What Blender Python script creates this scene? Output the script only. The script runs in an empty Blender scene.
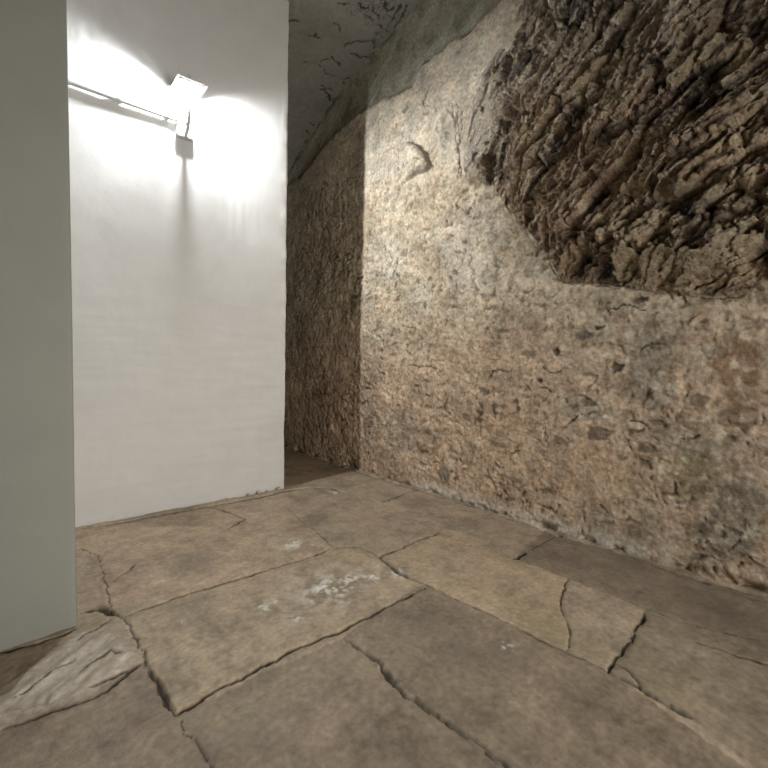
import bpy, bmesh, math
import numpy as np
from mathutils import Matrix, Vector

# ------------------------------------------------------------------ camera
H = 1.15
F = 435.0
_v = np.array([460., -12., F]); _d = np.array([-180., 7791., F])
UP = -_d / np.linalg.norm(_d)
AX = _v - UP * _v.dot(UP); AX /= np.linalg.norm(AX)
AY = np.cross(UP, AX)
if AY[2] < 0: AY = -AY
sc = bpy.context.scene
cam = bpy.data.cameras.new('camera'); cam.sensor_width = 36; cam.lens = F / 768 * 36; cam.clip_start = 0.02
camo = bpy.data.objects.new('camera', cam); sc.collection.objects.link(camo)
right = Vector((AX[0], AY[0], UP[0])); down = Vector((AX[1], AY[1], UP[1])); fwd = Vector((AX[2], AY[2], UP[2]))
m = Matrix((right, -down, -fwd)).transposed().to_4x4(); m.translation = (0, 0, H)
camo.matrix_world = m
sc.camera = camo
# ------------------------------------------------------------------ world, lights, exposure
w = bpy.data.worlds.new('world'); sc.world = w; w.use_nodes = True
w.node_tree.nodes['Background'].inputs[0].default_value = (0.5, 0.5, 0.5, 1)
w.node_tree.nodes['Background'].inputs[1].default_value = 0.02
LAMP_POWER = 195
# soft fill lamp added behind the camera to lift the pier and floor
fl = bpy.data.lights.new('fill_light', 'AREA'); fl.shape = 'RECTANGLE'; fl.size = 1.2; fl.size_y = 1.7; fl.energy = 40; fl.spread = math.radians(95); fl.color = (1.0, 0.95, 0.88)
flo = bpy.data.objects.new('fill_light', fl); sc.collection.objects.link(flo)
flo.location = (1.3, -2.5, 1.0)
flo.rotation_euler = (Vector((1.0, 3.2, .95)) - Vector(flo.location)).to_track_quat('-Z', 'Y').to_euler()
vs = sc.view_settings
vs.view_transform = 'Standard'; vs.look = 'None'; vs.gamma = 1; vs.use_curve_mapping = False
vs.exposure = 0.0

# ------------------------------------------------------------------ helpers
def ray(px, py):
    d = np.array([px - 384., py - 384., F]); return np.array([d @ AX, d @ AY, d @ UP])
XR = 2.9
def on_floor(p):
    r = ray(*p); t = -H / r[2]; return (r[0] * t, r[1] * t)
def on_wall(p):                                   # (Y, Z) on the rough side wall
    r = ray(*p); t = XR / r[0]; return (r[1] * t, r[2] * t + H)
def ceil_z(y):
    return 1.9 + 2.42 * np.sqrt(np.clip(1 - ((y - 1.6) / 4.2) ** 2, 0, 1))
def on_ceiling(p):
    r = ray(*p)
    t = np.linspace(0.5, 12, 4000) / np.linalg.norm(r)
    k = np.argmax(r[2] * t + H > ceil_z(r[1] * t))
    return (r[0] * t[k], r[1] * t[k])

def h01(ix, iy, s):
    a = (ix.astype(np.int64) * 374761393 + iy.astype(np.int64) * 668265263 + s * 974634777) & 0xffffffff
    a = ((a ^ (a >> 13)) * 1274126177) & 0xffffffff
    a = ((a ^ (a >> 16)) * 2246822519) & 0xffffffff
    a = a ^ (a >> 15)
    return (a & 0xffffff) / 16777216.0
def perlin(x, y, s=0):
    ix = np.floor(x); iy = np.floor(y); fx = x - ix; fy = y - iy
    u = fx * fx * fx * (fx * (fx * 6 - 15) + 10); v = fy * fy * fy * (fy * (fy * 6 - 15) + 10)
    def g(dx, dy):
        a = h01(ix + dx, iy + dy, s) * 2 * math.pi
        return np.cos(a) * (fx - dx) + np.sin(a) * (fy - dy)
    return ((g(0, 0) * (1 - u) + g(1, 0) * u) * (1 - v) + (g(0, 1) * (1 - u) + g(1, 1) * u) * v) * 1.5
def fbm(x, y, s=0, o=4, gain=0.5):
    r = 0; a = 1; f = 1; t = 0
    for i in range(o):
        r = r + a * perlin(x * f + 17.3 * i, y * f - 9.1 * i, s + i * 7); t += a; a *= gain; f *= 2.03
    return r / t
def ridged(x, y, s=0, o=4):
    r = 0; a = 1; f = 1; t = 0
    for i in range(o):
        r = r + a * (1 - np.abs(perlin(x * f + 3.7 * i, y * f, s + i * 5)) * 2); t += a; a *= .5; f *= 2.1
    return r / t
def cells(x, y, s=0, jit=0.9, tilt=1.3):
    """facets: (height of a random tilted plane per cell, F2-F1, random id)"""
    ix = np.floor(x); iy = np.floor(y)
    b1 = np.full(x.shape, 9.); b2 = np.full(x.shape, 9.); hh = np.zeros(x.shape); rid = np.zeros(x.shape)
    for dx in (-1, 0, 1):
        for dy in (-1, 0, 1):
            cx = ix + dx; cy = iy + dy
            px = cx + .5 + jit * (h01(cx, cy, s) - .5); py = cy + .5 + jit * (h01(cx, cy, s + 1) - .5)
            d = np.hypot(x - px, y - py)
            r0 = h01(cx, cy, s + 2)
            h = (r0 - .5) + (h01(cx, cy, s + 3) - .5) * tilt * (x - px) + (h01(cx, cy, s + 4) - .5) * tilt * (y - py)
            n = d < b1
            b2 = np.where(n, b1, np.minimum(b2, d)); hh = np.where(n, h, hh); rid = np.where(n, r0, rid); b1 = np.where(n, d, b1)
    return hh, b2 - b1, rid
def ss(a, b, x):
    t = np.clip((x - a) / (b - a), 0, 1); return t * t * (3 - 2 * t)
def seg_dist(x, y, pts):
    """distance to a polyline and the position (0..1) along it"""
    best = np.full(x.shape, 1e9); pos = np.zeros(x.shape); n = len(pts) - 1
    for i in range(n):
        (ax, ay), (bx, by) = pts[i], pts[i + 1]
        dx, dy = bx - ax, by - ay; L = dx * dx + dy * dy + 1e-12
        t = np.clip(((x - ax) * dx + (y - ay) * dy) / L, 0, 1)
        d = np.hypot(x - ax - t * dx, y - ay - t * dy)
        k = d < best; best = np.where(k, d, best); pos = np.where(k, (i + t) / n, pos)
    return best, pos
def near(x, y, pts, r):
    a = np.array(pts)
    return (x > a[:, 0].min() - r) & (x < a[:, 0].max() + r) & (y > a[:, 1].min() - r) & (y < a[:, 1].max() + r)
def inside(x, y, poly):
    c = np.zeros(x.shape, bool); n = len(poly)
    for i in range(n):
        (ax, ay), (bx, by) = poly[i], poly[(i + 1) % n]
        if ay == by: continue
        c ^= ((ay > y) != (by > y)) & (x < (bx - ax) * (y - ay) / (by - ay) + ax)
    return c
def groove(x, y, pts, hw, depth, h, dirt, jag=0.012, seed=0, fade=True, shoulder=2.5):
    """carve a crack along pts into height field h; fills dirt with 0..1 inside it"""
    k = near(x, y, pts, hw * 6 + .06)
    if not k.any(): return
    X, Y = x[k], y[k]
    wx = X + jag * fbm(X * 14, Y * 14, 50 + seed, 3); wy = Y + jag * fbm(X * 14 + 40, Y * 14, 60 + seed, 3)
    d, pos = seg_dist(wx, wy, pts)
    wv = hw * (0.45 + 1.0 * np.clip(.55 + .9 * fbm(X * 7, Y * 7, 70 + seed, 2), 0.05, 1.5))
    if fade: wv = wv * (0.3 + .7 * np.minimum(1, np.minimum(pos, 1 - pos) * 8))
    g = 1 - ss(wv * .55, wv * 1.15, d)
    sh = 1 - ss(wv, wv * shoulder + .012, d)
    h[k] = np.minimum(h[k], h[k] * (1 - g) + (h[k] - depth) * g) - sh * depth * .10
    dirt[k] = np.maximum(dirt[k], g)
def mixc(c, col, m):
    return c * (1 - m[..., None]) + np.array(col) * m[..., None]

def grid_mesh(name, P, col, mat, keep=None, closed=False):
    """P (n,m,3) positions, col (n,m,3) own surface colour"""
    n, mm = P.shape[:2]
    idx = np.arange(n * mm).reshape(n, mm)
    q = np.stack([idx[:-1, :-1], idx[1:, :-1], idx[1:, 1:], idx[:-1, 1:]], -1)
    if keep is not None:
        kq = keep[:-1, :-1] & keep[1:, :-1] & keep[1:, 1:] & keep[:-1, 1:]
        q = q[kq]
        used = np.unique(q); re = np.full(n * mm, -1); re[used] = np.arange(len(used)); q = re[q]
        V = P.reshape(-1, 3)[used]; C = col.reshape(-1, 3)[used] if col is not None else None
    else:
        q = q.reshape(-1, 4); V = P.reshape(-1, 3); C = col.reshape(-1, 3) if col is not None else None
    me = bpy.data.meshes.new(name)
    me.vertices.add(len(V)); me.vertices.foreach_set('co', V.astype(np.float32).ravel())
    me.loops.add(q.size); me.loops.foreach_set('vertex_index', q.astype(np.int32).ravel())
    me.polygons.add(len(q)); me.polygons.foreach_set('loop_start', np.arange(0, q.size, 4, dtype=np.int32))
    me.update(calc_edges=True)
    me.polygons.foreach_set('use_smooth', np.ones(len(q), bool))
    if C is not None:
        at = me.attributes.new('surface_colour', 'FLOAT_COLOR', 'POINT')
        at.data.foreach_set('color', np.concatenate([np.clip(C, 0, 1), np.ones((len(C), 1))], 1).astype(np.float32).ravel())
    me.materials.append(mat)
    o = bpy.data.objects.new(name, me); sc.collection.objects.link(o)
    return o
def structure(o):
    o['kind'] = 'structure'; return o

def material(name, col=(.8, .8, .8), rough=.8, attr=False, var=(.8, 1.2), vscale=30, bumps=((60, .3, .004),), spec=.3, metal=0, rvar=None):
    mt = bpy.data.materials.new(name); mt.use_nodes = True
    nt = mt.node_tree; N = nt.nodes; L = nt.links; b = N['Principled BSDF']
    b.inputs['Roughness'].default_value = rough; b.inputs['Metallic'].default_value = metal
    b.inputs['Specular IOR Level'].default_value = spec
    tc = N.new('ShaderNodeTexCoord')
    def noise(s, det=5, r=.6):
        n = N.new('ShaderNodeTexNoise'); n.inputs['Scale'].default_value = s; n.inputs['Detail'].default_value = det
        n.inputs['Roughness'].default_value = r; L.new(tc.outputs['Object'], n.inputs['Vector']); return n
    if attr:
        a = N.new('ShaderNodeAttribute'); a.attribute_name = 'surface_colour'; src = a.outputs['Color']
    else:
        a = N.new('ShaderNodeRGB'); a.outputs[0].default_value = (*col, 1); src = a.outputs[0]
    n = noise(vscale); mr = N.new('ShaderNodeMapRange'); mr.inputs[1].default_value = .3; mr.inputs[2].default_value = .7
    mr.inputs[3].default_value = var[0]; mr.inputs[4].default_value = var[1]
    L.new(n.outputs['Fac'], mr.inputs[0])
    mx = N.new('ShaderNodeVectorMath'); mx.operation = 'SCALE'; L.new(src, mx.inputs[0]); L.new(mr.outputs[0], mx.inputs['Scale'])
    L.new(mx.outputs[0], b.inputs['Base Color'])
    if rvar:
        r2 = noise(rvar[2]); m2 = N.new('ShaderNodeMapRange'); m2.inputs[1].default_value = .35; m2.inputs[2].default_value = .65
        m2.inputs[3].default_value = rvar[0]; m2.inputs[4].default_value = rvar[1]
        L.new(r2.outputs['Fac'], m2.inputs[0]); L.new(m2.outputs[0], b.inputs['Roughness'])
    prev = None
    for (s, st, dist) in bumps:
        bn = N.new('ShaderNodeBump'); bn.inputs['Strength'].default_value = st; bn.inputs['Distance'].default_value = dist
        L.new(noise(s, 6, .65).outputs['Fac'], bn.inputs['Height'])
        if prev: L.new(prev.outputs[0], bn.inputs['Normal'])
        prev = bn
    if prev: L.new(prev.outputs[0], b.inputs['Normal'])
    return mt

M_wall = material('rough_lime_plaster', attr=True, rough=.92, var=(.62, 1.28), vscale=42, bumps=((26, .7, .014), (90, .6, .006)), spec=.15)
M_rock = material('brown_schist', attr=True, rough=.58, var=(.5, 1.5), vscale=60, bumps=((40, 1.0, .025), (130, 1.0, .012)), spec=.45)
M_floor = material('worn_flagstone', attr=True, rough=.6, var=(.80, 1.2), vscale=45, bumps=((18, .45, .008), (110, .6, .004)), spec=.35, rvar=(.42, .72, 7))
M_white = material('white_limewash', (.73, .73, .72), rough=.75, var=(.96, 1.03), vscale=5, bumps=((7, .25, .006), (60, .25, .0015)), spec=.25)
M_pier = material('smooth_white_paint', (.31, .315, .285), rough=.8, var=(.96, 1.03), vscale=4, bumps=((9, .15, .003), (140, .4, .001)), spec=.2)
M_ceil = material('flaking_whitewash', attr=True, rough=.9, var=(.85, 1.12), vscale=25, bumps=((18, .5, .01), (80, .5, .004)), spec=.15)

# ------------------------------------------------------------------ rough side wall
def axis(parts):
    out = []
    for a, b, s in parts:
        out.append(np.arange(a, b, s))
    out.append(np.array([parts[-1][1]])); return np.concatenate(out)
ROCK_PX = [(526, -3), (512, 22), (500, 48), (484, 74), (474, 100), (470, 125), (466, 150), (462, 172), (468, 184), (480, 182), (494, 190), (504, 203),
           (517, 222), (531, 238), (545, 255), (553, 272), (562, 283), (585, 286), (612, 288), (640, 290), (668, 294), (692, 298), (716, 300), (742, 297), (768, 285)]
ROCK = [on_wall(p) for p in ROCK_PX] + [(-.3, 1.60), (-1.1, 1.75), (-1.5, 2.6), (-1.0, 3.2), (.6, 4.0), (1.45, 4.15), (1.68, 3.9)]

ya = axis([(-2.7, -.3, .05), (-.3, 5.1, .008), (5.1, 6.0, .04)]); va = np.linspace(-.02, 1.0, 540)
Yg, Vg = np.meshgrid(ya, va, indexing='ij')
Zg = Vg * (ceil_z(Yg) + .05)
h = np.zeros(Yg.shape); dirt = np.zeros(Yg.shape)
wx = Yg + .05 * fbm(Yg * 3, Zg * 3, 1); wz = Zg + .05 * fbm(Yg * 3, Zg * 3, 2)
h += .030 * fbm(Yg * 1.3, Zg * 1.3, 3, 3)
# roughness of the render: smooth at the far/top part, pecked lower and right
rough = np.clip(.75 - .35 * ss(2.6, 3.4, Zg) - .25 * ss(3.6, 4.6, Yg) + .35 * fbm(Yg * 1.1, Zg * 1.1, 4, 2), .15, 1.1)
ch, ce, cid = cells(wx * 6.5, wz * 8.5, 11)
stone_m = ss(.05, .35, fbm(Yg * 1.4 + 5, Zg * 1.4, 5, 3) + .12)
h += .011 * ch * (.35 + .9 * stone_m) * rough - .005 * (1 - ss(.02, .16, ce)) * stone_m * rough
ch2, ce2, cid2 = cells(wx * 19 + 3 * fbm(Yg * 6, Zg * 6, 8), wz * 21, 21)
h += .006 * ch2 * rough
h += .014 * fbm(Yg * 9, Zg * 9, 6, 5, .6) * rough
pits = ss(.22, .5, perlin(wx * 24 + 2 * perlin(Yg * 9, Zg * 9, 9), wz * 19, 7)) * ss(-.05, .25, fbm(Yg * 3, Zg * 3, 10, 2))
h -= .014 * pits * rough
m5 = fbm(wx * 21, wz * 19, 15, 4, .65); h += .010 * m5 * (.35 + .65 * rough)
curl = ss(.80, .97, 1 - np.abs(perlin(wx * 13 + 1.5 * perlin(Yg * 5, Zg * 5, 12), wz * 11, 13)) * 2) * ss(0, .3, fbm(Yg * 2.2, Zg * 2.2, 14, 2) + .1)
h += .0025 * curl * rough
# colours of the render and the stones in it
cream = np.array([.70, .63, .51]); tan = np.array([.63, .51, .35]); pink = np.array([.66, .475, .33]); grey = np.array([.40, .365, .29]); redb = np.array([.32, .20, .12]); olive = np.array([.34, .29, .175])
col = np.empty(Yg.shape + (3,)); col[:] = cream
n1 = fbm(Yg * 1.6, Zg * 1.6, 31, 4); n2 = fbm(Yg * 2.6, Zg * 2.6, 32, 4); n3 = fbm(Yg * 7, Zg * 7, 33, 4, .6); n4 = fbm(Yg * 15, Zg * 15, 34, 3)
col = mixc(col, tan, np.clip(.45 * (1 - ss(2.5, 3.1, Zg)) + .8 * n2 + .15, 0, .85))
col = mixc(col, pink, np.clip((1 - ss(.9, 1.75, Zg + .6 * n1)) * .75 + .8 * np.clip(n3, 0, 1), 0, .9))
col = mixc(col, grey, np.clip(ss(1.9, .6, Yg + .5 * n1) * .75, 0, 1) * np.clip(.6 + 1.2 * n2, 0, 1))
def blob(p, rx, rz, rag=.5, seed=0, freq=6):
    y, z = on_wall(p); d = np.hypot((Yg - y) / rx, (Zg - z) / rz) + rag * fbm(Yg * freq, Zg * freq, 40 + seed, 4, .6)
    return 1 - ss(.75, 1.15, d)
for p, rx, rz, c, a, s in [((742, 365), .10, .24, redb, .8, 1), ((700, 330), .12, .1, pink, .6, 2), ((650, 375), .14, .16, grey, .8, 3), ((690, 470), .14, .16, olive, .75, 4),
                           ((660, 460), .10, .12, tan, .55, 5), ((735, 520), .14, .2, grey * .75, .7, 6), ((443, 475), .07, .09, grey * .6, .8, 7), ((395, 430), .30, .22, grey * .85, .45, 8),
                           ((470, 250), .30, .35, cream * 1.06, .6, 9), ((390, 260), .16, .30, cream * 1.12, .7, 10), ((420, 300), .14, .14, cream * 1.08, .6, 11),
                           ((470, 360), .35, .10, pink * .9, .6, 12), ((520, 420), .3, .16, pink * 1.15, .6, 13), ((600, 470), .25, .2, pink * 1.2, .5, 14), ((585, 340), .22, .10, tan * .8, .5, 15),
                           ((548, 215), .2, .3, tan, .5, 16), ((590, 410), .16, .10, grey * .8, .6, 17), ((640, 330), .3, .08, grey * 1.1, .5, 18), ((500, 470), .3, .12, pink * 1.1, .4, 19)]:
    col = mixc(col, c, a * blob(p, rx, rz, .9, s, 5))
col = mixc(col, cream * 1.08, .55 * ss(.2, .5, n4 + n3 * .6))
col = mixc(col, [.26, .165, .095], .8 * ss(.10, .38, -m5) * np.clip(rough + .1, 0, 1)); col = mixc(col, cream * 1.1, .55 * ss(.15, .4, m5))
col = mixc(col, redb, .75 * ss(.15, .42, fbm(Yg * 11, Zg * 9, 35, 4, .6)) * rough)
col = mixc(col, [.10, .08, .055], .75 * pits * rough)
col = mixc(col, [.20, .155, .11], .55 * ss(.78, .95, cid2) * rough * (1 - ss(.0, .1, .1 - ce2)))
cm = fbm(Yg * 3.2, Zg * 3.2, 36, 5, .65)
col *= (1 + .55 * cm + .35 * n3)[..., None]
# single stones showing in the render
for i, (p, rx, rz, c, dz) in enumerate([((583, 336), .055, .032, [.13, .10, .085], -.012), ((617, 367), .045, .03, [.05, .04, .03], -.02), ((557, 352), .035, .03, [.09, .07, .045], -.018),
                        ((586, 402), .05, .035, [.15, .115, .09], -.008), ((598, 433), .08, .05, [.13, .095, .075], -.01), ((530, 354), .05, .035, [.2, .16, .11], .006), ((540, 381), .022, .018, [.06, .045, .03], -.015),
                        ((470, 208), .02, .012, [.03, .025, .02], -.015), ((447, 221), .012, .012, [.05, .04, .03], -.012), ((416, 313), .012, .018, [.05, .035, .025], -.02), ((425, 306), .03, .03, [.25, .18, .11], -.01),
                        ((395, 285), .02, .03, [.16, .12, .08], -.012), ((455, 307), .03, .012, [.14, .10, .07], -.012), ((600, 328), .03, .015, [.06, .05, .035], -.02), ((396, 126), .012, .02, [.04, .035, .03], -.01),
                        ((379, 130), .01, .016, [.06, .05, .045], -.008), ((405, 110), .045, .03, [.22, .19, .15], -.006), ((640, 300), .06, .02, [.10, .08, .06], -.02), ((515, 402), .03, .02, [.14, .11, .08], -.01),
                        ((480, 420), .03, .03, [.18, .13, .09], -.008), ((560, 440), .05, .03, [.22, .16, .12], .01), ((700, 400), .05, .04, [.2, .14, .1], .015), ((660, 345), .05, .03, [.22, .19, .14], .01)]):
    y_, z_ = on_wall(p); a_ = i * 1.9; u_ = (Yg - y_) / rx + .5 * fbm(Yg * 16, Zg * 16, 300 + i, 3); v_ = (Zg - z_) / rz + .5 * fbm(Yg * 16, Zg * 16, 340 + i, 3)
    dd_ = np.max([u_ * math.cos(a_ + t) + v_ * math.sin(a_ + t) for t in (0, 1.1 + .3 * math.sin(i), 2.2, 3.6 + .4 * math.cos(i), 4.9)], axis=0)
    b = 1 - ss(.72, .98, dd_)
    col = mixc(col, c, .72 * b); h += dz * b * (1 + .4 * n4)
# hanging stone lump in the upper render
b = blob((417, 163), .15, .15, .25, 90, 10); y0, z0 = on_wall((417, 163))
lp = [on_wall(p) for p in [(398, 152), (411, 142), (421, 145), (428, 154), (433, 167), (429, 171), (418, 174), (410, 181), (402, 185), (394, 172)]]
ly = Yg + .02 * fbm(Yg * 12, Zg * 12, 92, 3); lz = Zg + .02 * fbm(Yg * 12, Zg * 12, 93, 3)
ld, _ = seg_dist(ly, lz, lp + [lp[0]]); lin = inside(ly, lz, lp)
fade = ss(on_wall((394, 165))[0], on_wall((420, 165))[0], Yg)
h += .055 * lin * ss(0, .02, ld) * fade
col = mixc(col, [.30, .25, .21], .8 * lin * (1 - ss(.03, .055, ld)) * ss(.4, .9, fade))
# vertical drying cracks
for i, pts in enumerate([[(452, 100), (455, 130), (459, 160), (458, 178)], [(458, 100), (457, 120), (460, 145)], [(430, 83), (424, 100), (425, 118)], [(466, 190), (455, 205), (470, 215)],
                         [(385, 295), (395, 270), (400, 282)], [(395, 325), (412, 327), (405, 330)], [(410, 366), (425, 367), (440, 370)], [(350, 170), (362, 160)], [(640, 350), (652, 344), (668, 345)],
                         [(347, 178), (360, 176)], [(482, 380), (498, 369), (508, 373)], [(540, 368), (552, 373), (563, 371)], [(564, 426), (580, 415), (602, 413)], [(538, 387), (560, 393)], [(500, 455), (520, 450)], [(610, 310), (630, 305), (650, 312)], [(680, 440), (700, 436)], [(630, 420), (650, 428)], [(462, 115), (458, 150), (461, 178)]]):
    groove(Yg, Zg, [on_wall(p) for p in pts], .0045, .010, h, dirt, .03, i)
# smoother grey-green band below the vault, with a crumbled lower edge
BAND = [on_wall(p) for p in [(300, 178), (330, 140), (358, 112), (385, 98), (409, 85), (422, 62), (444, 45), (462, 33), (480, 20), (500, 0)]] + [(1.7, 4.0), (.5, 4.2)]
by = np.array([p[0] for p in BAND])[::-1]; bz = np.array([p[1] for p in BAND])[::-1]
edge = np.interp(Yg, by, bz) + .05 * fbm(Yg * 5, Zg * 5, 80, 4, .6)
bm_ = ss(-.03, .04, Zg - edge)
h = h * (1 - bm_ * .75) - .03 * bm_
col = mixc(col, [.30, .285, .215], bm_ * (.8 + .3 * n2))
col = mixc(col, [.13, .125, .095], bm_ * .6 * ss(.05, .35, fbm(Yg * 5, Zg * 5, 86, 5, .65)))
col = mixc(col, [.46, .45, .37], bm_ * ss(.1, .4, fbm(Yg * 4 + Zg * 5, Zg * 1.5 - Yg, 81, 3)))
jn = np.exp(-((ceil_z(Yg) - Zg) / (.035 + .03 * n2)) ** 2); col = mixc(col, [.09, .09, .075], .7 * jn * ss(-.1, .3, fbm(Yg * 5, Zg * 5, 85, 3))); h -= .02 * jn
h += .07 * np.exp(-np.clip(ceil_z(Yg) - Zg, 0, 9) / .07) * (1 + .5 * n2)
eb = np.exp(-((Zg - edge) / .03) ** 2) * ss(-.1, .3, fbm(Yg * 7, Zg * 7, 82, 3))
col = mixc(col, [.12, .11, .09], eb * .8); h -= .02 * eb
# lime crust along the foot and a ragged foot
limem = np.exp(-((Zg - .02) / (.05 + .04 * n2)) ** 2) * ss(.5, .95, Yg) * (1 - ss(2.3, 3.0, Yg))
col = mixc(col, [.66, .60, .50], np.clip(limem * (1 + 1.5 * n4), 0, 1)); h += .018 * limem
col = mixc(col, [.10, .085, .065], dirt)
foot = np.exp(-(Zg / .03) ** 2) * ss(.0, .3, fbm(Yg * 6, Zg * 2, 84, 3) + .08); h -= .03 * foot
und = [on_wall(p) for p in [(536, 524), (548, 527), (562, 533)]]
h -= .06 * np.exp(-(np.abs(Yg - und[1][0]) / .07) ** 4 - (Zg / .035) ** 2)
h -= .05 * np.exp(-(Zg / .035) ** 2) * (1 - ss(.25, .50, Yg))
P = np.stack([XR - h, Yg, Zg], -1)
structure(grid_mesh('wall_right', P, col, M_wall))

# ------------------------------------------------------------------ bedrock bulging out of the wall
ry = axis([(-1.6, -.1, .03), (-.1, 2.6, .0062)]); rz = np.arange(1.4, 4.3, .0062)
Yg, Zg = np.meshgrid(ry, rz, indexing='ij')
jy = Yg + .035 * fbm(Yg * 7, Zg * 7, 101, 4, .6); jz = Zg + .035 * fbm(Yg * 7 + 9, Zg * 7, 102, 4, .6)
d, _ = seg_dist(jy, jz, ROCK + [ROCK[0]]); ins = inside(jy, jz, ROCK); sd = np.where(ins, d, -d)
# depth of the bulge: thin skin on the side towards the lamp, deep overhang below
low = 1 - ss(1.9, 2.9, Zg)
base = .05 * ss(0, .03, sd) + (.10 + .16 * low) * ss(0, .26 + .20 * (1 - low), sd) + .14 * ss(.15, .8, sd)
ang = math.radians(38)                            # strata climb to the front
along = -Yg * math.cos(ang) + Zg * math.sin(ang); across = Yg * math.sin(ang) + Zg * math.cos(ang)
wa = along + .10 * fbm(Yg * 2, Zg * 2, 103, 3); wc = across + .07 * fbm(Yg * 2 + 5, Zg * 2, 104, 3) + .012 * fbm(Yg * 14, Zg * 14, 105, 2)
f1, e1, i1 = cells(wa * 1.5, wc * 4.2, 110, tilt=2.0); f2, e2, i2 = cells(wa * 3.8 + .5 * f1, wc * 12, 120, tilt=2.2); f3, e3, i3 = cells(wa * 11 + f2, wc * 28 + .5 * f1, 130, tilt=2.4); f4, e4, i4 = cells(wa * 30 + f2, wc * 52 + f3, 140, tilt=2.4)
rk = .095 * f1 + .050 * f2 + .030 * f3 + .015 * f4
rk -= .04 * (1 - ss(.0, .10, e1)) + .020 * (1 - ss(.0, .10, e2)) + .006 * (1 - ss(0, .2, e3))
rk += .035 * ridged(wa * 1.4, wc * 13, 150, 5) - .03 + .010 * fbm(wa * 12, wc * 22, 160, 4, .65)
am = ss(-.03, .10, sd)
# smoother old face near the left rim
y0, z0 = on_wall((484, 120)); lf = np.exp(-(((Yg - y0) / .22) ** 2 + ((Zg - z0) / .45) ** 2))
lf = np.maximum(lf, np.exp(-(((Yg - on_wall((472, 165))[0]) / .10) ** 2 + ((Zg - on_wall((472, 165))[1]) / .2) ** 2)))
hh = base + rk * am * (1 - .85 * lf)
# mortar smears stuck on the underside
pn = fbm(Yg * 5, Zg * 7, 170, 4, .55)
pm = np.zeros(Yg.shape)
for p, rx, rz_ in [((670, 265), .32, .17), ((690, 270), .14, .16), ((745, 200), .12, .14), ((748, 250), .14, .10), ((655, 240), .15, .08), ((715, 80), .14, .09)]:
    y, z = on_wall(p); pm = np.maximum(pm, np.exp(-(((Yg - y) / rx) ** 2 + ((Zg - z) / rz_) ** 2)))
pmask = ss(.42, .50, pm * .86 + pn * 1.0 + .10 * f3 - .02)
hs = base + .10 * f1 * am + .02
hh = hh + pmask * np.clip(hs - hh + .03, -.02, .05)
hh = np.where(sd < 0, np.clip(.02 + sd * 3, -.10, .02), hh)
brown = np.array([.42, .31, .215]); ochre = np.array([.68, .55, .36]); dark = np.array([.07, .052, .042]); gry = np.array([.56, .49, .40]); viol = np.array([.25, .16, .13])
c = np.empty(Yg.shape + (3,)); c[:] = brown
c = mixc(c, ochre, np.clip(.5 * i2 + 1.1 * fbm(wa * 3, wc * 6, 180, 4), 0, .9))
c = mixc(c, viol, np.clip(ss(.55, .75, i3) * .7 + ss(.1, .5, fbm(wa * 2, wc * 5, 181, 3)) * .6, 0, .85))
c = mixc(c, gry, np.clip(lf * .9 + ss(2.6, 3.1, Zg + .3 * fbm(Yg * 3, Zg * 3, 182, 3)) * .65, 0, .9))
c = mixc(c, ochre * 1.25, .7 * ss(.75, .9, i4) * ss(0, .3, fbm(Yg * 5, Zg * 5, 183, 2) + .1))
c = mixc(c, dark, .85 * ss(.80, .93, ridged(wa * 1.5, wc * 5.5, 187, 3)) * ss(-.2, .2, fbm(Yg * 3, Zg * 3, 188, 2)) * (1 - .8 * lf))
c = mixc(c, [.86, .74, .54], .75 * ss(.60, .85, i3) * (i4 > .35) * ss(-.1, .2, fbm(Yg * 4, Zg * 4, 189, 2)))
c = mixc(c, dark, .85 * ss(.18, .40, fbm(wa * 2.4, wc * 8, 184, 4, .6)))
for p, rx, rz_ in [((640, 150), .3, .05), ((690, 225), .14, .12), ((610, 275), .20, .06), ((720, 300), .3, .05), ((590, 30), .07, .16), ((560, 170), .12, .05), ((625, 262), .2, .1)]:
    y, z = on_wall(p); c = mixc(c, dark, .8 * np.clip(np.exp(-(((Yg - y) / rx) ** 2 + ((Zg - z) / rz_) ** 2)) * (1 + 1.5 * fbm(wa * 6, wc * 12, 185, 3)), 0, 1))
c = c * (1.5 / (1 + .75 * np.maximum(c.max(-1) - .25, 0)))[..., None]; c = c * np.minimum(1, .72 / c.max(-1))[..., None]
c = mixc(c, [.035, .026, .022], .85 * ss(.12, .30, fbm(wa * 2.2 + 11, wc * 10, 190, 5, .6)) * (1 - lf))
c = mixc(c, [.60, .49, .34], pmask * .9)
rim = np.exp(-(sd / .025) ** 2) * ss(0, .3, fbm(Yg * 6, Zg * 6, 186, 3) + .1)
c = mixc(c, cream * .8, rim * .6)
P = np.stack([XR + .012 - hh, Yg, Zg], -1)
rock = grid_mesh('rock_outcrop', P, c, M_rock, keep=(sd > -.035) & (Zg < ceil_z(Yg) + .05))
rock['label'] = 'dark brown jagged bedrock bulging out of the upper part of the rough plastered wall'; rock['category'] = 'rock'

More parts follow.
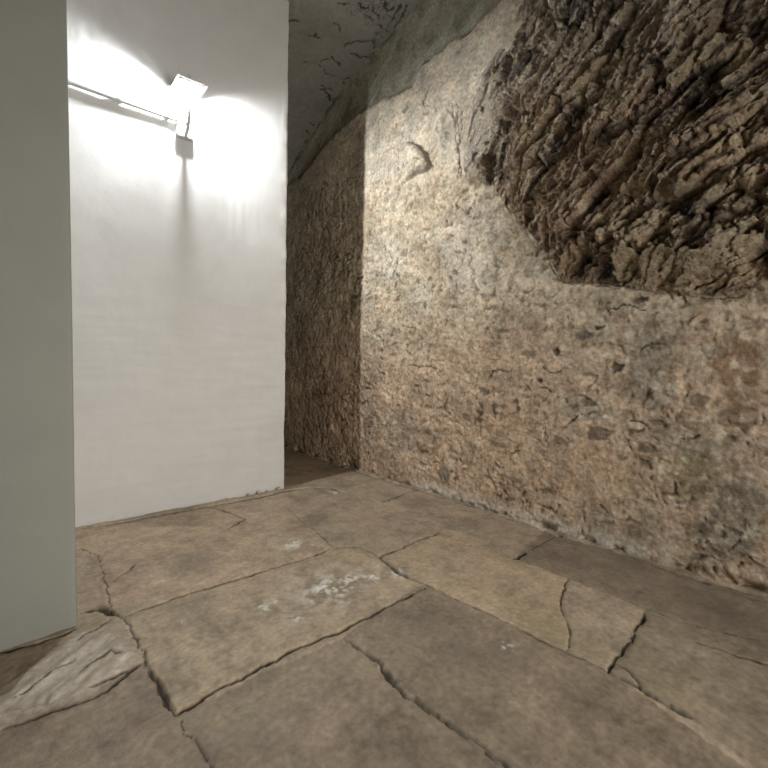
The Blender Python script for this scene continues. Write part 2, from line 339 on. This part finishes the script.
# ------------------------------------------------------------------ flagstone floor
fx = axis([(-3.3, -.2, .06), (-.2, 3.0, .0065)]); fy = axis([(-2.7, -.1, .06), (-.1, 3.9, .0065), (3.9, 6.0, .02)])
Xg, Yg = np.meshgrid(fx, fy, indexing='ij')
h = .006 * fbm(Xg * 1.5, Yg * 1.5, 201, 3) + .0025 * fbm(Xg * 8, Yg * 8, 202, 4); dirt = np.zeros(Xg.shape)
base_c = np.array([.445, .36, .265])
col = np.empty(Xg.shape + (3,)); col[:] = base_c
def fpoly(pts): return [on_floor(p) for p in pts]
jx = Xg + .02 * fbm(Xg * 6, Yg * 6, 203, 3); jy = Yg + .02 * fbm(Xg * 6, Yg * 6, 204, 3)
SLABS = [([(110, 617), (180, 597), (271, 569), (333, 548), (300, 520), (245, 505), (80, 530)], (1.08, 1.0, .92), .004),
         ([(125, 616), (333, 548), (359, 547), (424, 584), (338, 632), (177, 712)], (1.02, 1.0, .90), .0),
         ([(177, 712), (341, 638), (510, 770), (215, 790)], (.50, .48, .46), -.006),  # near slabs, this and the next: light falloff painted in as a dark tint
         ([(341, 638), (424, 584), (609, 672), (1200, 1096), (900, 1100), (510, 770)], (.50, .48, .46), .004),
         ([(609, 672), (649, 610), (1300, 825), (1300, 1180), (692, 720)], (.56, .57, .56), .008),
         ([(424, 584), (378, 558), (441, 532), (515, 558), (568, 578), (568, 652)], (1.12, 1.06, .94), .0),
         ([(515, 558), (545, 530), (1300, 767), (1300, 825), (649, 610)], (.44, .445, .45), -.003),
         ([(0, 735), (146, 660), (177, 712), (215, 790), (0, 800)], (.48, .46, .44), -.002),  # near-left slab: tint darkened too, for the dimming towards the camera
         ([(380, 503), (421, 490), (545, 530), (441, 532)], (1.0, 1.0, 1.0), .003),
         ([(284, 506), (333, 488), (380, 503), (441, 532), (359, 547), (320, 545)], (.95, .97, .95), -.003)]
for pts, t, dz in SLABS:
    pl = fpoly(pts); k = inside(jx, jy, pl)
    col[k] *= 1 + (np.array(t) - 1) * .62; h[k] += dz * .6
n1 = fbm(Xg * 2.2, Yg * 2.2, 210, 4); n2 = fbm(Xg * 5, Yg * 5, 211, 4, .6); n3 = fbm(Xg * 14, Yg * 14, 212, 4, .6)
n4 = fbm(Xg * 38, Yg * 38, 216, 3, .6); wear = ss(.05, .3, fbm(Xg * 3.5 + 2, Yg * 3.5, 217, 5, .62))
col *= (1 + .22 * n1 + .40 * n2 + .40 * n3 + .25 * n4 + .14 * wear)[..., None]
h += .0012 * wear + .0010 * n3
col = mixc(col, [.38, .32, .20], .38 * ss(.1, .4, fbm(Xg * 2.5, Yg * 2.5, 213, 3)))
col = mixc(col, [.50, .365, .275], .35 * ss(.1, .4, fbm(Xg * 2.2 + 9, Yg * 2.2, 214, 3)))
col = mixc(col, [.20, .17, .14], .45 * ss(.15, .45, fbm(Xg * 1.8, Yg * 1.8 + 7, 215, 4)))
J = [([(125, 616), (177, 598), (224, 583), (271, 569), (307, 558), (333, 548)], .0055, .015, 1), ([(333, 548), (359, 547), (380, 557), (398, 573), (424, 584)], .010, .02, 2),
     ([(177, 712), (203, 697), (255, 670), (292, 650), (338, 632), (396, 603), (425, 588)], .0065, .025, 3),
     ([(112, 612), (125, 620), (141, 647), (148, 668)], .004, .008, 4), ([(148, 668), (156, 678), (167, 702), (177, 712)], .008, .02, 5), ([(177, 712), (188, 733), (206, 757), (222, 785)], .004, .006, 6),
     ([(341, 638), (376, 661), (398, 687), (433, 712), (467, 735), (510, 768), (530, 785)], .007, .018, 7),
     ([(424, 584), (467, 604), (518, 627), (538, 641), (575, 658), (609, 672)], .004, .006, 8), ([(607, 671), (641, 690), (672, 710), (694, 721)], .008, .02, 9),
     ([(615, 664), (628, 671), (641, 688)], .005, .012, 10), ([(649, 609), (627, 647), (607, 673)], .006, .025, 11), ([(568, 577), (560, 604), (571, 633), (568, 654)], .0038, .015, 12),
     ([(378, 558), (416, 541), (441, 532)], .007, .02, 13), ([(441, 532), (452, 538), (470, 543)], .004, .006, 14), ([(513, 559), (527, 552)], .012, .02, 15), ([(527, 552), (544, 543), (560, 533)], .004, .008, 16),
     ([(381, 503), (404, 494), (421, 489)], .007, .015, 17), ([(538, 524), (548, 528), (562, 534)], .03, .05, 18),
     ([(266, 496), (284, 491), (309, 488), (332, 488), (344, 493)], .016, .02, 19), ([(75, 530), (120, 523), (160, 515), (200, 508), (240, 501), (284, 492)], .014, .03, 40), ([(285, 450), (340, 466), (421, 491), (480, 509), (550, 532), (640, 559), (768, 603)], .016, .03, 41), ([(208, 507), (228, 512), (245, 519), (226, 531)], .007, .012, 20), ([(113, 583), (124, 575), (137, 563)], .006, .010, 21),
     ([(99, 564), (107, 590), (112, 612)], .003, .004, 22), ([(86, 611), (100, 607), (114, 613)], .012, .02, 23), ([(106, 612), (114, 615)], .011, .02, 24),
     ([(0, 730), (57, 710), (94, 697), (130, 672), (146, 660)], .006, .012, 25), ([(74, 642), (95, 630), (112, 618)], .005, .008, 26), ([(333, 548), (315, 530), (300, 520), (284, 506)], .003, .003, 27),
     ([(692, 640), (730, 655), (790, 672)], .004, .005, 28), ([(649, 610), (700, 628), (790, 645)], .003, .004, 29), ([(0, 652), (40, 643), (76, 630)], .008, .02, 30),
     ([(78, 548), (99, 556), (99, 564)], .003, .005, 31), ([(15, 700), (50, 676), (75, 660)], .004, .006, 32), ([(82, 672), (98, 662), (112, 652), (120, 655)], .006, .012, 33), ([(88, 690), (110, 680), (128, 668)], .006, .01, 34)]
for pts, hw, dp, sd_ in J:
    groove(Xg, Yg, fpoly(pts), hw, dp, h, dirt, .018, sd_)
fl_dirt = dirt.copy()
# rough pale broken slab beside the pier
pl = fpoly([(-20, 700), (20, 672), (76, 632), (112, 622), (128, 640), (140, 655), (128, 672), (94, 695), (57, 709), (-20, 735)])
k = inside(jx, jy, pl).astype(float); dd, _ = seg_dist(jx, jy, pl + [pl[0]]); k *= ss(0, .05, dd)
u = Xg * .78 + Yg * .62; v = -Xg * .62 + Yg * .78
cf, cee, cii = cells(u * 5 + fbm(Xg * 4, Yg * 4, 220), v * 13, 221)
h += k * (.011 * cf + .012 * fbm(u * 7, v * 18, 222, 4) + .004)
col = mixc(col, [.66, .60, .51], k * np.clip(.55 + 1.0 * fbm(u * 4, v * 10, 223, 4), 0, .9))
# worn pale lime splashes
for p, r, a in [((322, 590), .10, 1.3), ((322, 588), .16, .8), ((350, 575), .12, .6), ((345, 600), .10, .5), ((262, 607), .05, .6), ((296, 618), .05, .7), ((300, 545), .12, .5), ((270, 540), .10, .4), ((395, 570), .12, .3), ((430, 520), .15, .3),
                ((410, 530), .12, .25), ((505, 645), .04, .5), ((333, 490), .08, .5), ((450, 560), .2, .2), ((250, 515), .1, .3), ((182, 622), .02, .6)]:
    x, y = on_floor(p); g = np.exp(-((Xg - x) ** 2 + (Yg - y) ** 2) / r ** 2)
    mk = a * g * ss(-.05, .3, n3 + .5 * n2 + .1)
    mk = np.clip(mk, 0, .95); col = mixc(col, [.62, .57, .49], mk); h += .003 * mk
for p, r in [((330, 588), .10), ((348, 580), .06), ((263, 606), .04), ((277, 600), .03), ((296, 618), .03), ((292, 545), .07), ((372, 578), .04), ((400, 573), .05), ((505, 645), .03), ((335, 492), .05), ((182, 622), .015)]:
    x, y = on_floor(p); g = np.exp(-((Xg - x) ** 2 + (Yg - y) ** 2) / r ** 2); mk = g * ss(.02, .22, n4 * .6 + n3 * .6 - .12 + .25 * g)
    col = mixc(col, [.86, .84, .78], np.clip(mk * 1.1, 0, .95)); h += .002 * mk
col = mixc(col, [.36, .21, .12], .7 * np.exp(-((Xg - on_floor((80, 537))[0]) ** 2 + (Yg - on_floor((80, 537))[1]) ** 2) / .05 ** 2))
for p, r in [((543, 640), .03), ((372, 720), .02), ((598, 750), .02), ((556, 735), .018), ((540, 642), .02), ((690, 555), .2), ((640, 560), .15), ((720, 610), .15)]:
    x, y = on_floor(p); g = np.exp(-((Xg - x) ** 2 + (Yg - y) ** 2) / r ** 2); col = mixc(col, [.09, .075, .06], .55 * g * ss(-.3, .2, n2))
col = mixc(col, [.045, .036, .028], np.clip(fl_dirt * .9, 0, 1))
h += .010 * np.exp(-((XR - Xg) / .05) ** 2) * fbm(Xg * 9, Yg * 9, 230, 3)
h -= .02 * np.exp(-((Yg - (3.455 - .06 * Xg)) / .022) ** 4) * ss(-.1, .2, fbm(Xg * 4, Yg * 4, 231, 3)) * (Xg < 2.05) * (Xg > -.2)
h -= .03 * np.exp(-((XR - .0 - Xg) / .03) ** 4) * ss(-.15, .25, fbm(Xg * 3, Yg * 3, 232, 3))
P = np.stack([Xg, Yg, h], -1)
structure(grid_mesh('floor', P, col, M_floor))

# ------------------------------------------------------------------ vault
cx = axis([(-3.3, 1.7, .06), (1.7, 2.94, .008)])
th = np.concatenate([np.linspace(-math.pi / 2, .10, 70)[:-1], np.linspace(.10, 1.0, 420), np.linspace(1.0, math.pi / 2, 40)[1:]])
Xg, Tg = np.meshgrid(cx, th, indexing='ij')
Yg = 1.6 + 4.2 * np.sin(Tg); S = Tg * 3.6
h = .03 * fbm(Xg * 1.5, S * 1.5, 301, 3) + .006 * fbm(Xg * 9, S * 9, 302, 4, .6); dirt = np.zeros(Xg.shape)
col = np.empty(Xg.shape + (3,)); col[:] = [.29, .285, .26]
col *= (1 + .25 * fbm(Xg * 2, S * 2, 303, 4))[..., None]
def cpl(pts): return [(a, b) for a, b in (on_ceiling(p) for p in pts)]
for i, (pts, hw) in enumerate([([(343, 50), (348, 44), (360, 42), (372, 42), (376, 52), (372, 58)], .008), ([(350, 55), (362, 57), (375, 60)], .01), ([(376, 60), (382, 50), (386, 44)], .012),
                               ([(344, 80), (358, 78), (368, 72), (376, 66)], .010), ([(344, 82), (346, 90), (352, 88)], .012), ([(320, 88), (326, 92), (330, 102), (340, 100)], .010), ([(320, 86), (332, 90)], .008),
                               ([(332, 99), (344, 96)], .012), ([(305, 34), (314, 35), (322, 38)], .010), ([(337, 4), (350, 4)], .010), ([(333, 20), (338, 26), (342, 32)], .007), ([(318, 62), (332, 58), (340, 66)], .006),
                               ([(310, 120), (316, 128), (312, 134)], .008), ([(306, 130), (312, 138)], .008), ([(318, 125), (326, 120)], .008), ([(300, 150), (308, 144)], .007), ([(288, 22), (300, 21)], .008),
                               ([(358, 2), (362, 10), (370, 8)], .010), ([(372, 2), (374, 12), (380, 20)], .010), ([(384, 0), (388, 10), (394, 6)], .012), ([(400, 4), (396, 14), (390, 24)], .010), ([(378, 26), (386, 30), (392, 34)], .008),
                               ([(408, 2), (404, 12), (398, 24), (392, 36)], .009), ([(365, 14), (372, 20)], .01), ([(418, 4), (424, 14), (420, 20)], .009), ([(300, 60), (318, 64), (328, 74), (338, 78)], .004)]):
    groove(Xg, Yg, cpl(pts), hw, .012, h, dirt, .035, 100 + i)
fk = np.exp(-(((Xg - on_ceiling((380, 8))[0]) / .35) ** 2 + ((Yg - on_ceiling((380, 8))[1]) / .28) ** 2))
fl2, fe, fi = cells(Xg * 16 + 2 * fbm(Xg * 5, Yg * 5, 310), Yg * 16, 311)
mk = (1 - ss(.03, .10, fe)) * ss(.4, .8, fk + .6 * fbm(Xg * 8, Yg * 8, 312, 2))
h -= .006 * mk; dirt = np.maximum(dirt, .7 * mk)
col = mixc(col, [.05, .05, .045], dirt * .95)
P = np.stack([Xg, Yg - h * np.sin(Tg) * 1.0, 1.9 + (2.42) * np.cos(Tg) - h * np.cos(Tg)], -1)
structure(grid_mesh('ceiling', P, col, M_ceil))

# ------------------------------------------------------------------ plastered pier and cross wall
def wall_block(name, pts, radius, mat, z0, z1, step, disp, dense):
    """pts: outline (x,y) walked with the room on its right side; rounded corners; dense=(i) index of segment meshed finely"""
    path = []
    n = len(pts)
    for i in range(n - 1):
        a = Vector(pts[i]); b = Vector(pts[i + 1]); L = (b - a).length; dr = (b - a) / L
        s0 = radius if i > 0 else 0; s1 = radius if i < n - 2 else 0
        st = step if i in dense else .08
        k = max(2, int((L - s0 - s1) / st))
        for j in range(k + 1):
            path.append(tuple(a + dr * (s0 + (L - s0 - s1) * j / k)))
        if i < n - 2:
            c2 = Vector(pts[i + 2]); d2 = (c2 - b).normalized()
            p0 = b - dr * radius; p2 = b + d2 * radius
            for j in range(1, 6):
                t = j / 6; path.append(tuple((1 - t) ** 2 * p0 + 2 * t * (1 - t) * b + t * t * p2))
    path = np.array(path); tang = np.gradient(path, axis=0); tang /= np.linalg.norm(tang, axis=1)[:, None] + 1e-9
    nrm = np.stack([tang[:, 1], -tang[:, 0]], 1)
    s = np.concatenate([[0], np.cumsum(np.linalg.norm(np.diff(path, axis=0), axis=1))])
    zs = np.arange(z0, z1 + step, step)
    Sg, Zg = np.meshgrid(s, zs, indexing='ij')
    hh = disp(path[:, 0][:, None] + 0 * Zg, Sg, Zg)
    P = np.stack([path[:, 0][:, None] + nrm[:, 0][:, None] * hh, path[:, 1][:, None] + nrm[:, 1][:, None] * hh, Zg], -1)
    return structure(grid_mesh(name, P, None, mat))
def FACE(x): return 3.458 - .06 * x                # front face of the cross wall
def disp_back(Xw, S, Z):
    d = .006 * fbm(S * 1.3, Z * 1.3, 401, 3) + .0012 * fbm(S * 6, Z * 3, 402, 3)
    d += .0016 * ridged(S * 11, Z * .9, 403, 2) * ss(1.4, 2.4, Z) * ss(1.3, 1.5, Xw) * ss(.0, .3, fbm(S * 3, Z * 1.0, 404, 2) + .1)   # runs of old paint
    d += .0016 * fbm(S * 2, Z * 16, 405, 3) * (1 - ss(1.2, 1.9, Z))                                                                  # trowel marks
    d += .002 * fbm(S * 16, Z * 8, 406, 3) * ss(2.7, 2.9, Z) * (1 - ss(.6, .8, Xw))
    d += .010 * np.exp(-((Z) / .03) ** 2) * fbm(S * 7, Z * 4, 407, 3)
    d += .006 * fbm(S * 8, Z * 7, 408, 2) * ss(1.90, 1.97, Xw)
    return d
wall_block('wall_back', [(-3.3, FACE(-3.3)), (1.982, FACE(1.982)), (2.0, FACE(1.982) + .5), (-3.3, FACE(-3.3) + .5)], .018, M_white, -.03, 4.45, .012, disp_back, (0,))
def disp_pier(Xw, S, Z):
    return .004 * fbm(S * 1.1, Z * 1.1, 501, 3) + .0006 * fbm(S * 7, Z * 7, 502, 3) + .012 * np.exp(-(Z / .02) ** 2) * fbm(S * 6, Z * 3, 503, 2)
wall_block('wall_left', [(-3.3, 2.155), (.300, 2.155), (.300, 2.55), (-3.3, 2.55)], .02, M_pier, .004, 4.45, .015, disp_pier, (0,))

def slab(name, x0, x1, y0, y1, z0, z1, mat):
    bm = bmesh.new(); bmesh.ops.create_cube(bm, size=1)
    for v in bm.verts:
        v.co = Vector(((x0 + x1) / 2 + v.co.x * (x1 - x0), (y0 + y1) / 2 + v.co.y * (y1 - y0), (z0 + z1) / 2 + v.co.z * (z1 - z0)))
    me = bpy.data.meshes.new(name); bm.to_mesh(me); bm.free(); me.materials.append(mat)
    o = bpy.data.objects.new(name, me); sc.collection.objects.link(o); return structure(o)
slab('wall_far', -3.3, 3.1, 5.78, 5.95, -.05, 2.2, M_pier)
slab('wall_front', -3.3, 3.1, -2.75, -2.58, -.05, 2.2, M_pier)
slab('wall_end', -3.45, -3.2, -2.75, 5.95, -.05, 4.5, M_pier)

# ------------------------------------------------------------------ small things: lantern, conduit, nail
M_metal = material('white_painted_metal', (.50, .51, .50), rough=.4, var=(.97, 1.02), bumps=((150, .1, .0005),), spec=.5)
M_plast = material('white_plastic_pipe', (.52, .53, .52), rough=.35, var=(.97, 1.02), bumps=(), spec=.5)
M_nail = material('pale_rusty_iron', (.55, .53, .5), rough=.5, bumps=(), spec=.5, metal=.6)
M_glass = bpy.data.materials.new('frosted_glass'); M_glass.use_nodes = True
nt = M_glass.node_tree; nt.nodes.clear()
out = nt.nodes.new('ShaderNodeOutputMaterial'); tr = nt.nodes.new('ShaderNodeBsdfTransparent'); tl = nt.nodes.new('ShaderNodeBsdfTranslucent'); mx = nt.nodes.new('ShaderNodeMixShader')
tl.inputs[0].default_value = (.95, .95, .95, 1); mx.inputs[0].default_value = .15
nt.links.new(tr.outputs[0], mx.inputs[1]); nt.links.new(tl.outputs[0], mx.inputs[2]); nt.links.new(mx.outputs[0], out.inputs[0])
M_bulb = bpy.data.materials.new('lit_bulb'); M_bulb.use_nodes = True
nt = M_bulb.node_tree; nt.nodes.clear(); out = nt.nodes.new('ShaderNodeOutputMaterial'); ad = nt.nodes.new('ShaderNodeAddShader'); tr = nt.nodes.new('ShaderNodeBsdfTransparent'); em = nt.nodes.new('ShaderNodeEmission')
em.inputs[0].default_value = (.97, 1, 1, 1); em.inputs[1].default_value = 8
nt.links.new(tr.outputs[0], ad.inputs[0]); nt.links.new(em.outputs[0], ad.inputs[1]); nt.links.new(ad.outputs[0], out.inputs[0])

def obj(name, bm, mat, parent=None, smooth=True):
    bmesh.ops.recalc_face_normals(bm, faces=bm.faces)
    me = bpy.data.meshes.new(name); bm.to_mesh(me); bm.free(); me.materials.append(mat)
    if smooth:
        me.polygons.foreach_set('use_smooth', np.ones(len(me.polygons), bool)); me.set_sharp_from_angle(angle=.6)
    o = bpy.data.objects.new(name, me); sc.collection.objects.link(o)
    if parent: o.parent = parent
    return o
def tube(bm, pts, r, seg=14, cap=True):
    rs = r if isinstance(r, (list, tuple)) else [r] * len(pts)
    pts = [Vector(p) for p in pts]; rings = []; nrm = None
    for i, p in enumerate(pts):
        t = (pts[min(i + 1, len(pts) - 1)] - pts[max(i - 1, 0)]).normalized()
        if nrm is None: nrm = t.orthogonal().normalized()
        nrm = (nrm - t * nrm.dot(t)).normalized(); bn = t.cross(nrm)
        rings.append([bm.verts.new(p + (nrm * math.cos(a) + bn * math.sin(a)) * rs[i]) for a in [2 * math.pi * k / seg for k in range(seg)]])
    for a, b in zip(rings, rings[1:]):
        for k in range(seg): bm.faces.new((a[k], a[(k + 1) % seg], b[(k + 1) % seg], b[k]))
    if cap: bm.faces.new(rings[0]); bm.faces.new(rings[-1])
def loft(bm, secs, n=4, rot=math.pi / 4, cap=True):
    """secs: (z, half width) square/polygon rings about the axis"""
    rings = []
    for z, r in secs:
        R = r / math.cos(math.pi / n)
        rings.append([bm.verts.new((R * math.cos(rot + 2 * math.pi * k / n), R * math.sin(rot + 2 * math.pi * k / n), z)) for k in range(n)])
    for a, b in zip(rings, rings[1:]):
        for k in range(n): bm.faces.new((a[k], a[(k + 1) % n], b[(k + 1) % n], b[k]))
    if cap: bm.faces.new(rings[0]); bm.faces.new(rings[-1])
def cube(bm, c, s, bev=0):
    r = bmesh.ops.create_cube(bm, size=1)
    for v in r['verts']: v.co = Vector((c[0] + v.co.x * s[0], c[1] + v.co.y * s[1], c[2] + v.co.z * s[2]))
    if bev:
        es = list({e for v in r['verts'] for e in v.link_edges}); bmesh.ops.bevel(bm, geom=es, offset=bev, segments=2, affect='EDGES')

# lantern: origin at the middle of its wall plate, -y points into the room
LX = 1.156; LZ = 2.785
lan = bpy.data.objects.new('wall_lantern', None); sc.collection.objects.link(lan)
lan.location = (LX, FACE(LX) - .004, LZ); lan.rotation_euler = (0, 0, -.06)
lan['label'] = 'small lit white metal lantern on a curved bracket high on the white wall'; lan['category'] = 'lamp'
AYO = -.112                                        # axis of the lantern body from the wall
bm = bmesh.new(); cube(bm, (0, -.006, -.005), (.115, .016, .145), .004); obj('wall_plate', bm, M_metal, lan)
bm = bmesh.new(); cube(bm, (0, -.024, -.045), (.10, .026, .055), .006); obj('junction_box', bm, M_metal, lan)
bm = bmesh.new()
arc = [(0, -.02, -.005)] + [(0, -.02 + (AYO + .02) * .5 * (1 - math.cos(t)), -.005 - .055 * math.sin(t) + .085 * (t / math.pi) ** 2) for t in np.linspace(.2, math.pi, 16)] + [(0, AYO, .078)]
tube(bm, arc, [.014] * 3 + [.012] * (len(arc) - 4) + [.010]); obj('arm', bm, M_metal, lan)
bm = bmesh.new()
sp = []
for t in np.linspace(0, 3.6 * math.pi / 2, 26):
    r = .034 * (1 - t / 7.5); sp.append((0, AYO * .42 - r * math.cos(t), .03 + r * math.sin(t)))
tube(bm, sp, .007, 8)
tube(bm, [(0, -.02, .055), (0, -.035, .05), (0, AYO * .42 - .034, .03)], .0045, 8); obj('scroll', bm, M_metal, lan)
Z0 = .112                                          # bottom of the glazed cage
bm = bmesh.new(); loft(bm, [(.070, .006), (.076, .012), (.082, .007), (.090, .010), (Z0 - .006, .014), (Z0, .018)], 4)
o = obj('base_cup', bm, M_metal, lan, False); o.location = (0, AYO, 0)
ZT = .240; WB = .036; WT = .080
bm = bmesh.new()
for sx in (-1, 1):
    for sy in (-1, 1):
        tube(bm, [(sx * WB, AYO + sy * WB, Z0), (sx * WT, AYO + sy * WT, ZT)], .0045, 6)
for z, wd in ((Z0 + .003, WB), (ZT - .002, WT)):
    cs = [(-wd, -wd), (wd, -wd), (wd, wd), (-wd, wd), (-wd, -wd)]
    for a, b in zip(cs, cs[1:]): tube(bm, [(a[0], AYO + a[1], z), (b[0], AYO + b[1], z)], .005, 6)
obj('cage_frame', bm, M_metal, lan)
for k in range(4):
    c_, s_ = round(math.cos(k * math.pi / 2)), round(math.sin(k * math.pi / 2)); bm = bmesh.new(); vs_ = []
    for off in (0, .002):
        for (x, z, wd) in ((-WB, Z0, WB), (WB, Z0, WB), (WT, ZT, WT), (-WT, ZT, WT)):
            yy = wd - off; vs_.append(bm.verts.new((c_ * x - s_ * yy, AYO + s_ * x + c_ * yy, z)))
    for f in ((0, 1, 2, 3), (7, 6, 5, 4), (0, 4, 5, 1), (1, 5, 6, 2), (2, 6, 7, 3), (3, 7, 4, 0)): bm.faces.new([vs_[i] for i in f])
    obj('glass_pane', bm, M_glass, lan, False)
bm = bmesh.new(); cube(bm, (0, AYO, Z0 + .003), (WB * 2, WB * 2, .002)); o = obj('glass_pane', bm, M_glass, lan, False)
bm = bmesh.new(); loft(bm, [(ZT + .002, .094), (ZT + .005, .100), (ZT + .009, .096), (ZT + .022, .052), (ZT + .030, .034), (ZT + .033, .026), (ZT + .043, .024), (ZT + .046, .028), (ZT + .054, .009)], 4)
o = obj('roof', bm, M_metal, lan, False); o.location = (0, AYO, 0)
for sx in (-1, 1):
    for sy in (-1, 1):
        bm = bmesh.new(); tube(bm, [(0, 0, 0), (sx * .006, sy * .006, .012), (sx * .009, sy * .009, .026), (sx * .006, sy * .006, .032)], [.006, .005, .004, .001], 8)
        q = obj('corner_horn', bm, M_metal, o); q.location = (sx * .092, sy * .092, ZT + .006)
bm = bmesh.new(); tube(bm, [(0, 0, 0), (0, 0, .010), (0, 0, .014), (0, 0, .020), (0, 0, .028), (0, 0, .036), (0, 0, .042), (0, 0, .05)], [.006, .004, .004, .009, .011, .009, .004, .001], 14)
q = obj('finial', bm, M_metal, o); q.location = (0, 0, ZT + .050)
BZ = ZT - .026
bm = bmesh.new(); tube(bm, [(0, 0, -.085), (0, 0, -.052), (0, 0, -.040), (0, 0, -.02), (0, 0, .010), (0, 0, .016), (0, 0, .020), (0, 0, .022)], [.010, .012, .020, .022, .022, .020, .012, .001], 16)
bu = obj('bulb', bm, M_bulb, lan); bu.location = (0, AYO, BZ); bu.visible_shadow = True
bm = bmesh.new(); tube(bm, [(0, 0, Z0 + .003), (0, 0, Z0 + .014)], .011, 16); so = obj('bulb_socket', bm, M_metal, lan); so.location = (0, AYO, 0)
# the bulb's own light
pl_ = bpy.data.lights.new('bulb_light', 'POINT'); pl_.energy = LAMP_POWER / 3; pl_.shadow_soft_size = .02; pl_.color = (.97, .99, 1.0)
for dz in (-.012, 0, .012):                         # a tall bulb: its light spread along its height
    plo = bpy.data.objects.new('bulb_light', pl_); sc.collection.objects.link(plo); plo.parent = lan; plo.location = (0, AYO, BZ + dz)

# conduit along the wall to the lantern
CZ = 2.822
con = bpy.data.objects.new('cable_conduit', None); sc.collection.objects.link(con)
con.location = (.30, FACE(.30), CZ); con.rotation_euler = (0, 0, math.atan(-.06))
con['label'] = 'thin white plastic pipe running level along the white wall to the lantern'; con['category'] = 'pipe'
bm = bmesh.new(); L = (LX - .30) - .045
tube(bm, [(-.6, -.024, .012), (-.2, -.024, .010), (0, -.024, .006), (L * .5, -.0235, 0), (L, -.024, -.002)], .0135, 16); obj('pipe', bm, M_plast, con)
for x in (.16, .45, .74):
    bm = bmesh.new(); zz = .004 - .006 * x
    tube(bm, [(x - .009, -.0235, zz), (x + .009, -.0235, zz)], .0165, 16); cube(bm, (x, -.011, zz), (.018, .022, .034), .002); obj('clip', bm, M_plast, con)
bm = bmesh.new(); tube(bm, [(.13, -.024, .004), (.18, -.024, .004)], .017, 16); obj('coupling', bm, M_plast, con)

y, z = on_wall((429, 57))
bm = bmesh.new(); tube(bm, [(XR + .03, y, z), (XR - .05, y + .005, z - .004)], .004, 8); tube(bm, [(XR - .05, y + .005, z - .004), (XR - .055, y + .005, z - .004)], .008, 8)
o = obj('nail', bm, M_nail); o['label'] = 'small pale nail stuck in the rough wall below the vault'; o['category'] = 'nail'

# crumbs of mortar at the foot of the cross wall
M_mortar = material('pale_mortar', (.52, .46, .37), rough=.9, var=(.7, 1.25), vscale=60, bumps=((80, .6, .004),), spec=.15)
for i, (p, r_) in enumerate([((279, 490), .017), ((270, 493), .012), ((262, 495), .016), ((252, 497), .010), ((232, 502), .012), ((410, 103), 0)][:5]):
    x, y = on_floor(p); y = FACE(x) - .022 - r_ * .9
    bm = bmesh.new(); bmesh.ops.create_icosphere(bm, subdivisions=3, radius=1)
    C_ = np.array([v.co[:] for v in bm.verts])
    q_ = 1 + .45 * fbm(C_[:, 0] * 1.3 + 7 * i, C_[:, 1] * 1.3 + C_[:, 2] * 1.1, 700 + i, 3)
    for v, k_ in zip(bm.verts, q_): v.co = Vector((v.co.x * r_ * 1.5, v.co.y * r_ * 1.0, v.co.z * r_ * .75)) * float(k_)
    o = obj('mortar_crumb', bm, M_mortar); o.rotation_euler = (0, 0, i * 1.3 if r_ < .015 else .2 * i)
    o.location = (x, y, r_ * .5)
    o['label'] = 'small pale crumb of mortar lying on the flagstones against the foot of the white wall'; o['category'] = 'rubble'; o['group'] = 'mortar crumbs at the foot of the white wall'
